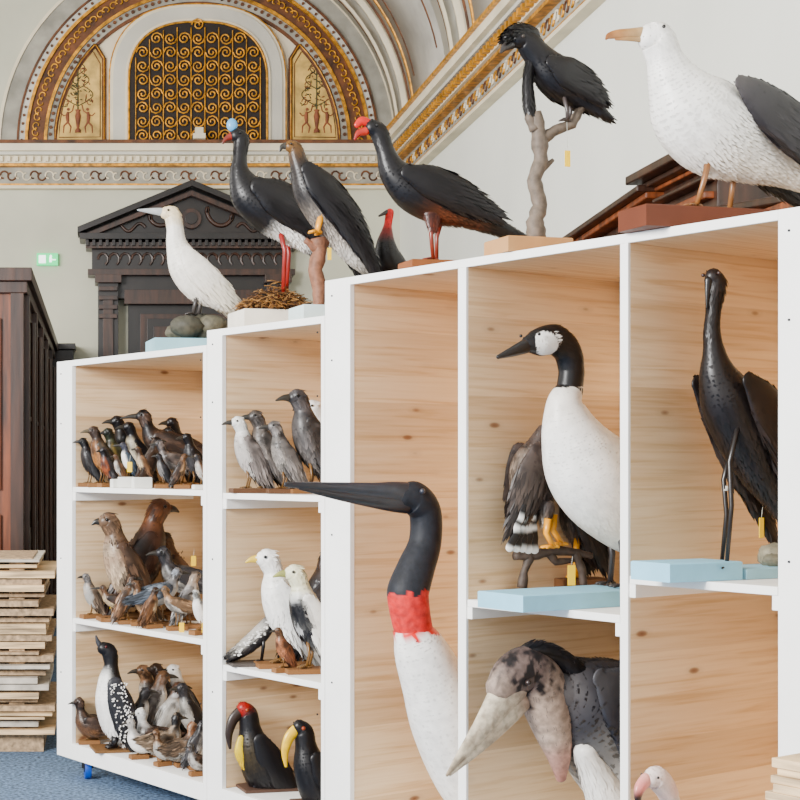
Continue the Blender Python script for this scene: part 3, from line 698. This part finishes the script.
# ---- canada goose
b=Bird(585,.18,28,seed=13); b.base(500,618,590,1.05,.10,(158,206,226)); CG=(206,200,192)
lc,zc,sc_=b.c2(540,345); _,znk,_=b.c2(570,388); cK2=lin(K)
def goo(l,z,bb,col):
    dl=(l-lc)/(13*sc_); dz=(z-zc)/(13*sc_)
    if (dl+.25*dz)**2+dz*dz<1 and abs(bb)>.010: return list(cW)
    v=noise.noise(Vector((l*30,z*30,bb*30)))*.012
    if z+v>znk: return list(cK2)
    q=noise.noise(Vector((l*8,z*26,bb*8))); g=1-.14*max(0,q)
    return [col[i]*g for i in range(3)]+[1]
b.loft([(529,344,9,.8,K),(539,342,14,.85,K),(554,340,15,.85,K),(566,350,14,.9,K),(571,368,13,.9,K),(570,386,13.5,.9,(226,220,212)),(569,391,14,.9,(226,220,212)),(565,406,20,.9,(236,230,222)),(571,434,31,.92,W),(587,466,44,.92,(234,228,218),W),(612,494,46,.92,(196,184,170),(226,220,210)),(650,514,44,.9,(150,136,120),W),(700,524,20,.9,DB,W)],fe=.018,n=40,sub=14,cf=goo,lift=.05,fl=1.6)
b.loft([(526,346,7.5,.75,K),(514,351,5.5,.8,K),(498,357,2.2,.9,K)],mat=1)
b.eye(530,335,.040,1.7)
b.wing([(602,448,11,.2,CG),(622,466,26,.2,(160,142,122)),(660,490,32,.2,(120,102,86)),(710,515,14,.2,DB)],th=.3,off=.13,fe=.04)
b.leg([(608,526),(612,555),(612,588)],-.05,2.8,(50,46,46),14); b.leg([(620,526),(624,555),(622,588)],.05,2.8,(50,46,46),14)
b.tag(603,552,-.1,6,18); b.make('canada_goose')
# ---- hawk behind goose on driftwood
b=Bird(535,.24,10,seed=14); b.colfn=mott(45,(40,32,30),.7,.0)
DK=(84,74,70)
b.loft([(545,432,9,.9,DK),(540,445,13,.9,DK),(533,466,22,.9,DK,(120,108,98)),(533,490,22,.9,DK,(110,98,90)),(530,508,14,.9,(70,62,58)),(524,520,7,1.2,(50,45,43))],fe=.020,lift=.1)
b.wing([(530,452,11,.2,DK),(523,476,17,.2,(74,64,58)),(514,502,10,.2,(56,50,48)),(506,520,4,.2,(50,45,43))],th=.3,off=.07,fe=.032)
b.colfn=None
KK=(34,31,31)
for i in range(5):
    x0=514+i*3.5; x1=499+i*7.5; bars=[]
    for j in range(9):
        t=j/8; col=W if (j in(2,4,8)) else KK
        bars.append((x0*(1-t)+x1*t+b.r.uniform(-1,1),506+42*t+b.r.uniform(-1.5,1.5),2.8+1.6*t,.25,col))
    b.loft(bars,off=-.085+.012*i,sub=4)
b.loft([(540,506,8,.9,DK),(538,520,5,.9,(110,96,80))],off=-.05,fe=.016)
b.leg([(538,518),(536,532),(543,549)],-.075,2.6,YEL,12,zend=b.c2(545,548)[1]); b.leg([(550,514),(549,530),(558,546)],-.03,2.6,YEL,12,zend=b.c2(558,546)[1])
br([(514,556),(532,556),(552,550),(574,552),(592,556)],[4,5,5,4,3],col=(84,73,66)); br([(530,556),(524,572),(522,588)],[5,4,5],col=(84,73,66)); br([(575,552),(582,570),(584,588)],[4,4,4],col=(84,73,66)); br([(548,552),(556,562),(576,560)],[4,4,2],col=(84,73,66))
b.tag(563,574,-.06,8,20); b.boxl(b.c2(512,590)[0],b.c2(596,590)[0],-.06,.06,1.051,1.068,(120,84,60)); b.make('spotted_hawk')
# second dark raptor, further back on the same shelf
b=Bird(578,.50,8,seed=17); b.colfn=mott(40,(30,26,25),.8,.0); b.base(556,606,578,1.05,.06,(110,78,54))
b.loft([(574,470,9,.9,DB),(578,478,11,.9,DB),(578,495,17,.9,(70,62,56)),(580,520,19,.9,(80,70,62)),(588,545,11,.9,(50,44,42)),(596,562,4,1.5,KK)],fe=.02,lift=.1)
b.wing([(575,488,9,.2,DB),(577,510,14,.2,DB),(586,538,9,.2,KK),(594,560,3,.2,KK)],th=.3,off=.06,fe=.03); b.colfn=None
b.loft([(570,470,4,.7,K),(564,474,1.5,.6,K)],mat=1)
b.leg([(574,538),(572,552),(572,576)],-.03,2.4,YEL,9); b.leg([(582,538),(581,552),(581,576)],.03,2.4,YEL,9); b.make('dark_hawk')
# ---- dark ibis
b=Bird(735,.2,24,seed=15); b.base(650,722,561,1.17,.075,(158,206,226)); IB=(30,24,23)
b.base(726,782,566,1.17,.075,(170,212,228))
b.loft([(713,276,8.5,.9,(42,34,32)),(716,284,10,.9,(42,34,32)),(714,305,7,.95,IB),(712,330,8,.95,IB),(714,352,11,.95,IB),(718,375,19,.95,IB),(729,400,29,.92,IB),(746,430,32,.9,IB),(764,466,26,.9,IB),(781,500,15,.9,IB),(795,530,7,1.2,IB)],fe=.02,lift=.12)
b.wing([(723,382,9,.2,IB),(740,406,21,.2,(46,36,32)),(760,446,22,.2,(38,30,27)),(780,490,12,.2,IB),(792,520,5,.2,IB)],th=.3,off=.095,fe=.04)
b.loft([(709,280,5,.8,(30,26,26)),(708,294,3.4,.7,(30,26,26)),(707,308,1.2,.6,(30,26,26))],mat=1)
b.eye(711,274,.031,1.5,rim=(70,50,44))
b.leg([(726,420),(716,462),(718,505),(713,560)],-.05,2.0,(38,33,32),20); b.leg([(744,450),(737,480),(740,515),(735,562)],.05,2.0,(38,33,32),18)
b.tag(745,527,-.06,6,20); b.tube([b.P(b.c2(739,486)[0],b.c2(739,486)[1],.05),b.P(b.c2(739,491)[0],b.c2(739,491)[1],.05)],.011,(220,216,206))
lr,zr,_=b.c2(770,550)
b.ball(b.P(lr+.01,b.zt+.028,-.01),.045,(146,140,122),mat=2,sq=(1.1,1,.85),rough=.12); b.ball(b.P(lr-.015,b.zt+.018,-.03),.028,(130,126,110),mat=2,sq=(1.2,1,.8),rough=.12)
b.make('dark_ibis')
# ---- flamingo : stands at the very front of the lower right compartment, head just below the lens axis
b=Bird(664,.03,32.4,seed=16)
b.loft([(650,779,9,.85,(244,228,222)),(656,778,12,.85,(244,228,222)),(665,788,11,.9,(240,216,208)),(672,805,8,.9,W),(676,830,7,.9,W),(680,860,9,.9,W),(690,890,20,.9,W),(712,920,32,.8,(236,200,190)),(750,940,18,.8,W)],fe=.014)
b.loft([(646,780,7.5,.7,(236,176,168)),(640,788,6.5,.7,(230,150,144)),(638,798,4.5,.6,(50,40,40)),(641,806,2,.6,(40,34,34))],mat=1); b.eye(650,776,.028,1.4)
b.leg([(706,935),(704,1000),(704,1090)],-.03,3,(220,130,120),12,zend=.17); b.leg([(718,935),(716,1000),(716,1090)],.03,3,(220,130,120),12,zend=.17)
b.make('flamingo')
# ---------------------------------------------------------------- small birds
def small(name,px,hpx,zs,pxl=None,frac=.5,d=None,flip=1,head=G,back=G,belly=LG,bill=(60,56,50),legs=(120,90,54),style='perch',billl=.14,basec=(134,98,66),seed=0,ang=None,stand=.02,fe=True,bb=0.0,streak=None):
    if d is None: d=min(.62,d_panel(px,pxl)*frac)
    d=max(d,.06)
    b=Bird(px,d,ang if ang is not None else (R.uniform(0,34)),flip=flip,seed=seed+int(px)*7)
    Y=b.O.y; H=hpx*Y/F; f=flip; st=stand
    dk=tuple(x*.35 for x in back); lt=tuple(min(255,x*1.5+25) for x in back)
    m1=mott(7/H,dk,.7,.05,px); m2=mott(9/H,lt,.4,.18,px+9)
    b.colfn=lambda l,z,bb_,c: m2(l,z,bb_,m1(l,z,bb_,c)) if sum(c[:3])<1.6 else c
    b.boxl(-.20*H,.24*H,-.12*H,.12*H,zs+.001,zs+st,basec)
    H2=H-st; z0=zs+st
    def c(l,z,r,k,cd,cv=None): return (f*l*H2,z0+z*H2,r*H2,k,cd,cv or cd)
    fs=max(.010,.055*H) if fe else None
    if style=='perch':
        b.loft([c(-.15,.90,.07,.9,head),c(-.11,.895,.092,.9,head),c(-.06,.79,.085,.95,head),c(-.03,.64,.14,.95,back,belly),c(.03,.46,.165,.9,back,belly),c(.11,.30,.13,.85,back,belly),c(.2,.17,.06,.9,back),c(.33,.02,.03,1.6,back)],px=False,fe=fs)
        b.wing([c(-.01,.66,.06,.2,back),c(.07,.50,.12,.2,back),c(.16,.30,.09,.2,back),c(.28,.08,.02,.2,[x*.6 for x in back])],px=False,th=.3,off=.115*H2,fe=fs and fs*1.4)
        hx,hz=-.2,.9; lg=[(-.0,.27),(.06,.27)]
    elif style=='horiz':
        b.loft([c(-.32,.88,.065,.9,head),c(-.27,.88,.09,.9,head),c(-.22,.75,.08,.9,head,head),c(-.14,.60,.15,.95,back,belly),c(.04,.50,.2,.9,back,belly),c(.25,.45,.14,.9,back,belly),c(.45,.40,.06,.9,back),c(.62,.36,.03,1.6,back)],px=False,fe=fs)
        b.wing([c(-.1,.6,.08,.2,back),c(.08,.54,.14,.2,back),c(.3,.47,.09,.2,back),c(.55,.4,.02,.2,[x*.5 for x in back])],px=False,th=.3,off=.15*H2,fe=fs and fs*1.4)
        hx,hz=-.37,.88; lg=[(-.02,.34),(.08,.34)]
    else:
        b.loft([c(-.26,.86,.08,.9,head),c(-.2,.86,.11,.9,head),c(-.17,.68,.095,.9,head),c(-.1,.45,.21,.95,back,belly),c(.08,.30,.27,.95,back,belly),c(.32,.28,.2,.9,back,belly),c(.55,.34,.06,1.2,back)],px=False,fe=fs)
        b.wing([c(-.04,.46,.1,.2,back),c(.15,.38,.17,.2,back),c(.38,.34,.1,.2,back),c(.58,.36,.02,.2,back)],px=False,th=.25,off=.2*H2,fe=fs and fs*1.4)
        hx,hz=-.32,.85; lg=[(0,.1),(.08,.1)]
    b.colfn=None
    if streak:
        for i in range(60):
            l=b.r.uniform(-.12,.1); zq=b.r.uniform(.32,.74)
            p=b.P(f*(l+(.7-zq)*.25)*H2,z0+zq*H2,-(.135-.4*abs(l)*.6)*H2)
            b.ball(p,.010*H2,streak,mat=0,sq=(.5,.4,1.5))
    bl=billl
    b.loft([c(hx+.03,hz,.042,.8,bill),c(hx-bl*.45,hz-.005+bb,.028,.7,bill),c(hx-bl,hz-.03-bb,.008,.6,bill)],px=False,mat=1)
    for sg in(-1,1):
        b.ball(b.P(f*(hx+.055)*H2,z0+(hz+.02)*H2,sg*.078*H2),.015*H2,(14,12,10))
    for i,(l,zq) in enumerate(lg):
        sg=-1 if i==0 else 1
        b.tube([b.P(f*l*H2,z0+zq*H2,sg*.05*H2),b.P(f*(l+.02)*H2,z0+zq*.5*H2,sg*.05*H2),b.P(f*(l-.01)*H2,z0+.012*H2,sg*.05*H2)],[.020*H2,.014*H2,.012*H2],legs)
        b.toes(b.P(f*(l-.01)*H2,z0+.012*H2,sg*.05*H2),.09*H2,.01*H2,legs)
    return b
def sm(name,*a,tag=None,**k):
    b=small(name,*a,**k)
    if tag: b.tag(tag[0],tag[1],-.07,5,10)
    return b.make(name)
WB=(236,236,230)
z=1.395
sm('starling',88,50,z,pxl=72,frac=.45,head=K,back=K,belly=KB)
sm('oriole',100,62,z,pxl=72,frac=.35,head=DB,back=(60,50,38),belly=(140,96,56),bill=(90,80,60))
sm('parrot',113,60,z,pxl=72,frac=.55,head=(50,54,42),back=(52,54,40),belly=(112,96,56),bill=(60,60,60),billl=.08)
sm('kingfisher',127,46,z,pxl=72,frac=.30,head=(60,60,70),back=(56,66,76),belly=W,tag=(129,467),billl=.22,basec=WB,stand=.05)
sm('woodpecker',135,66,z,pxl=72,frac=.7,head=K,back=K,belly=(200,190,170),basec=WB)
sm('thrush',141,42,z,pxl=72,frac=.2,head=BR,back=BR,belly=(190,170,140),basec=WB,stand=.05)
sm('wren',118,34,z,pxl=72,frac=.2,head=BR,back=BR,belly=LG,basec=WB,stand=.04)
sm('jungle_crow',164,80,z,pxl=72,frac=.6,head=K,back=DB,belly=KB,style='horiz',billl=.2,ang=5)
sm('jackdaw',152,52,z,pxl=72,frac=.3,head=K,back=DB,belly=K,flip=-1)
sm('grey_jay',172,50,z,pxl=72,frac=.25,head=DG,back=(80,70,64),belly=G,style='horiz',ang=5)
sm('blackbird',184,62,z,pxl=72,frac=.6,head=K,back=DB,belly=DG,style='horiz',ang=0)
sm('mynah',192,56,z,pxl=72,frac=.3,head=K,back=K,belly=DG,tag=(197,474))
sm('finch',200,36,z,pxl=72,frac=.12,head=DG,back=BR,belly=LG,basec=WB)
sm('redstart',106,40,z,pxl=72,frac=.15,head=K,back=DG,belly=(130,76,50))
sm('starling',162,36,z,pxl=72,frac=.12,head=K,back=K,belly=G)
sm('starling',124,72,z,pxl=72,frac=.85,head=K,back=K,belly=KB)
sm('lark',181,36,z,pxl=72,frac=.12,head=BR,back=DB,belly=(170,140,110),flip=-1)
sm('magpie',178,70,z,pxl=72,frac=.85,head=K,back=K,belly=W)
z=.77
sm('plover',90,46,z,pxl=72,frac=.35,head=G,back=(110,96,84),belly=LG,tag=(106,603))
sm('buzzard',120,110,z,pxl=72,frac=.45,head=(112,90,72),back=(84,64,50),belly=(176,156,134),billl=.07,bill=(50,46,40),ang=12,streak=(80,58,44))
sm('golden_eagle',147,120,z,pxl=72,frac=.75,head=(104,68,46),back=(58,40,32),belly=(70,46,36),billl=.08,flip=-1,ang=10)
sm('pigeon',162,60,z,pxl=72,frac=.3,head=G,back=(92,98,106),belly=(206,204,200),style='horiz',flip=-1,ang=5)
sm('quail',140,46,z,pxl=72,frac=.2,head=BR,back=BR,belly=(170,140,108),streak=BR)
sm('quail',152,42,z,pxl=72,frac=.13,head=DB,back=(106,76,54),belly=(190,168,138),flip=-1)
sm('pigeon',182,76,z,pxl=72,frac=.6,head=DG,back=DG,belly=LG,style='horiz',ang=10,tag=(190,560))
sm('dove',190,58,z,pxl=72,frac=.3,head=(150,134,120),back=G,belly=(200,188,174),flip=-1)
sm('partridge',176,46,z,pxl=72,frac=.17,head=(146,116,88),back=(114,92,72),belly=LG,style='horiz',ang=10,tag=(178,626))
sm('dove',199,46,z,pxl=72,frac=.12,head=(200,200,196),back=LG,belly=W,tag=(194,626))
sm('cuckoo',128,50,z,pxl=72,frac=.22,head=DB,back=BR,belly=LG,flip=-1)
sm('kestrel',172,84,z,pxl=72,frac=.85,head=BR,back=(100,70,50),belly=(180,156,126),streak=DB,billl=.07)
sm('snipe',112,38,z,pxl=72,frac=.12,head=BR,back=DB,belly=(190,170,140),billl=.3,style='horiz')
z=.17
b=Bird(118,.10,10,seed=21); zl=z+.012; b.boxl(-.12,.16,-.08,.1,z+.001,zl,(120,90,60)); b.zt=zl
b.loft([(103,648,6.5,.85,K),(109,652,8,.85,K),(111,664,7,.9,K),(110,680,12,.95,K,W),(112,700,17,.95,(50,50,52),W),(118,722,17,.95,(44,44,48),W),(124,738,8,.9,K,W)],fe=.018)
b.wing([(112,682,8,.2,(56,56,60)),(118,702,13,.2,(46,46,50)),(125,724,10,.2,K),(130,740,4,.2,K)],th=.3,off=.075,fe=.024)
for i in range(170):
    px=b.r.uniform(106,130); py=b.r.uniform(680,738)
    if abs((px-114)-(py-680)*.2)>9: continue
    l,zq,sc=b.c2(px,py); b.ball(b.P(l,zq,-.098),.0036,W,mat=0,sq=(1,.6,1))
b.loft([(101,646,3.6,.8,(60,60,64)),(98,642,2.4,.7,(60,60,64)),(96,636,1,.6,(60,60,64))],mat=1); b.eye(105,646,.03,1.3,col=(90,16,14))
b.leg([(114,735),(113,740),(112,745)],-.04,3,K,8); b.leg([(120,735),(120,740),(119,745)],.04,3,K,8); b.make('common_loon')
sm('grebe',88,48,z,pxl=72,frac=.35,head=DB,back=DB,belly=BR,style='duck')
for px,h,fr,hd,bk,bl,nm,st in((140,60,.6,DG,DG,W,'guillemot','perch'),(156,72,.75,BR,G,W,'auk','perch'),(172,66,.6,(84,62,50),LG,(206,194,178),'puffin','perch'),(150,50,.3,(206,204,200),DB,LG,'duck','duck'),(168,50,.25,K,(126,110,94),LG,'duck','duck'),(188,66,.6,DG,K,LG,'guillemot','perch'),(184,46,.2,(120,82,58),(106,90,76),LG,'teal','duck'),(198,50,.2,K,DG,LG,'auk','perch'),(138,42,.15,LG,G,W,'teal','duck'),(162,38,.1,(104,78,58),(116,98,80),LG,'teal','duck'),(196,34,.08,G,DB,LG,'duck','duck'),(164,76,.85,DB,DG,LG,'guillemot','perch'),(180,74,.85,W,DG,W,'gull','perch'),(150,74,.9,BR,BR,LG,'grouse','perch')):
    sm(nm,px,h,z,pxl=72,frac=fr,head=hd,back=bk,belly=bl,style=st,flip=R.choice((1,1,-1)),streak=(90,80,74) if st=='perch' and hd in(BR,G) else None)
z=1.385
sm('mew_gull',246,78,z,pxl=222,frac=.45,head=(224,222,216),back=(110,102,98),belly=(190,184,178),style='perch',ang=10,basec=(100,72,52))
sm('fulmar',264,84,z,pxl=222,frac=.6,head=(84,78,74),back=(84,78,74),belly=(110,102,96),ang=10,basec=(100,72,52))
sm('petrel',282,74,z,pxl=222,frac=.35,head=(88,84,82),back=(98,93,90),belly=(134,128,122),ang=5,basec=(100,72,52))
sm('noddy_tern',308,106,z,pxl=222,frac=.45,head=DG,back=(62,58,57),belly=(80,76,74),ang=15)
sm('kittiwake',322,94,z,pxl=222,frac=.7,head=W,back=LG,belly=W)
z=.68
sm('herring_gull',280,120,z,pxl=222,frac=.5,head=W,back=(236,235,232),belly=W,bill=(220,190,90),ang=5,billl=.1)
sm('eider_duck',306,110,z,pxl=222,frac=.3,head=(236,232,204),back=(234,232,226),belly=K,bill=(170,170,110),ang=8,billl=.12)
sm('skua',320,118,z,pxl=222,frac=.7,head=DB,back=DG,belly=DG,flip=-1)
sm('turnstone',282,46,z,pxl=222,frac=.13,head=BR,back=(108,70,50),belly=(146,100,72),ang=20)
b=Bird(248,.08,10,seed=33); b.boxl(-.08,.13,-.06,.06,z+.001,z+.014,(90,84,80)); b.zt=z+.014
b.loft([(272,618,6,.9,DG),(262,632,9,.9,DG,LG),(248,645,8,.9,DG,LG),(232,656,5,1.5,K)],fe=.020)
for i in range(60):
    t=b.r.random(); l,zq,sc=b.c2(232+38*t+b.r.uniform(-2,2),655-34*t+b.r.uniform(-5,5)); b.ball(b.P(l,zq,-.036),.004,W,mat=0,sq=(1.4,.5,.6))
b.leg([(262,636),(262,646),(260,654)],-.02,1.6,K,6); b.make('barred_cuckoo')
z=.17
for px0,sd in((262,41),(318,42)):
    dx=px0-262; b=Bird(px0,.14,12,seed=sd); b.base(px0-22,px0+30,812,z,.08,(90,70,60)); dy=18 if dx else 0
    b.loft([(243+dx,708+dy,7,.9,(150,36,28) if not dx else K),(248+dx,714+dy,9.5,.9,K),(250+dx,728+dy,11,.9,K,K),(254+dx,748+dy,17,.9,K,K if dx else (60,50,30)),(264+dx,772+dy,20,.9,K,K),(276+dx,790+dy,12,.9,K),(288+dx,812+dy,6,1.4,K)],fe=.016,lift=.09)
    b.wing([(256+dx,738+dy,8,.2,K),(266+dx,758+dy,14,.2,K),(282+dx,785+dy,9,.2,K),(290+dx,805+dy,3,.2,K)],th=.3,off=.06,fe=.026)
    bc=(56,42,34) if not dx else (236,196,50)
    b.loft([(240+dx,712+dy,6,.6,bc),(233+dx,720+dy,5.5,.6,bc),(229+dx,734+dy,4,.6,bc),(230+dx,748+dy,1.6,.6,bc)],mat=1)
    if not dx: b.loft([(240,738,4,.5,(226,198,66)),(239,750,6,.5,(226,198,66)),(242,762,4,.5,(214,180,60))],off=-.02,fe=.012)
    b.eye(245+dx,709+dy,.031,1.6,rim=(150,70,40))
    b.leg([(262+dx,788),(260+dx,800),(258+dx,812)],-.02,2.4,(80,80,90),8); b.leg([(268+dx,788),(268+dx,800),(266+dx,812)],.02,2.4,(80,80,90),8)
    b.make('toucan')
# ---------------------------------------------------------------- light
w=bpy.data.worlds.new('World'); scene.world=w; w.use_nodes=True
bg=w.node_tree.nodes['Background']; bg.inputs[0].default_value=(.98,.99,.99,1); bg.inputs[1].default_value=1.7
def area(name,loc,target,size,en,col=(1,1,1)):
    l=bpy.data.lights.new(name,'AREA'); l.energy=en; l.size=size; l.color=col
    o=bpy.data.objects.new(name,l); scene.collection.objects.link(o); o.location=loc
    d=Vector(target)-Vector(loc); o.rotation_euler=d.to_track_quat('-Z','Y').to_euler()
area('window_light',(-4.2,1.5,3.4),(1.2,5.2,1.2),1.8,1250,(1,.99,.97))
area('hall_light',(-4,9,4.2),(1.5,15,4.5),3,400,(1,.96,.90))
# ---------------------------------------------------------------- camera
cd=bpy.data.cameras.new('camera'); cam=bpy.data.objects.new('camera',cd); scene.collection.objects.link(cam)
cam.location=(0,0,E); cam.rotation_euler=(math.radians(90),0,0)
cd.sensor_width=36; cd.lens=F/800*36; cd.shift_x=(400-CX)/800; cd.shift_y=(CY-400)/800; cd.clip_end=100
scene.camera=cam
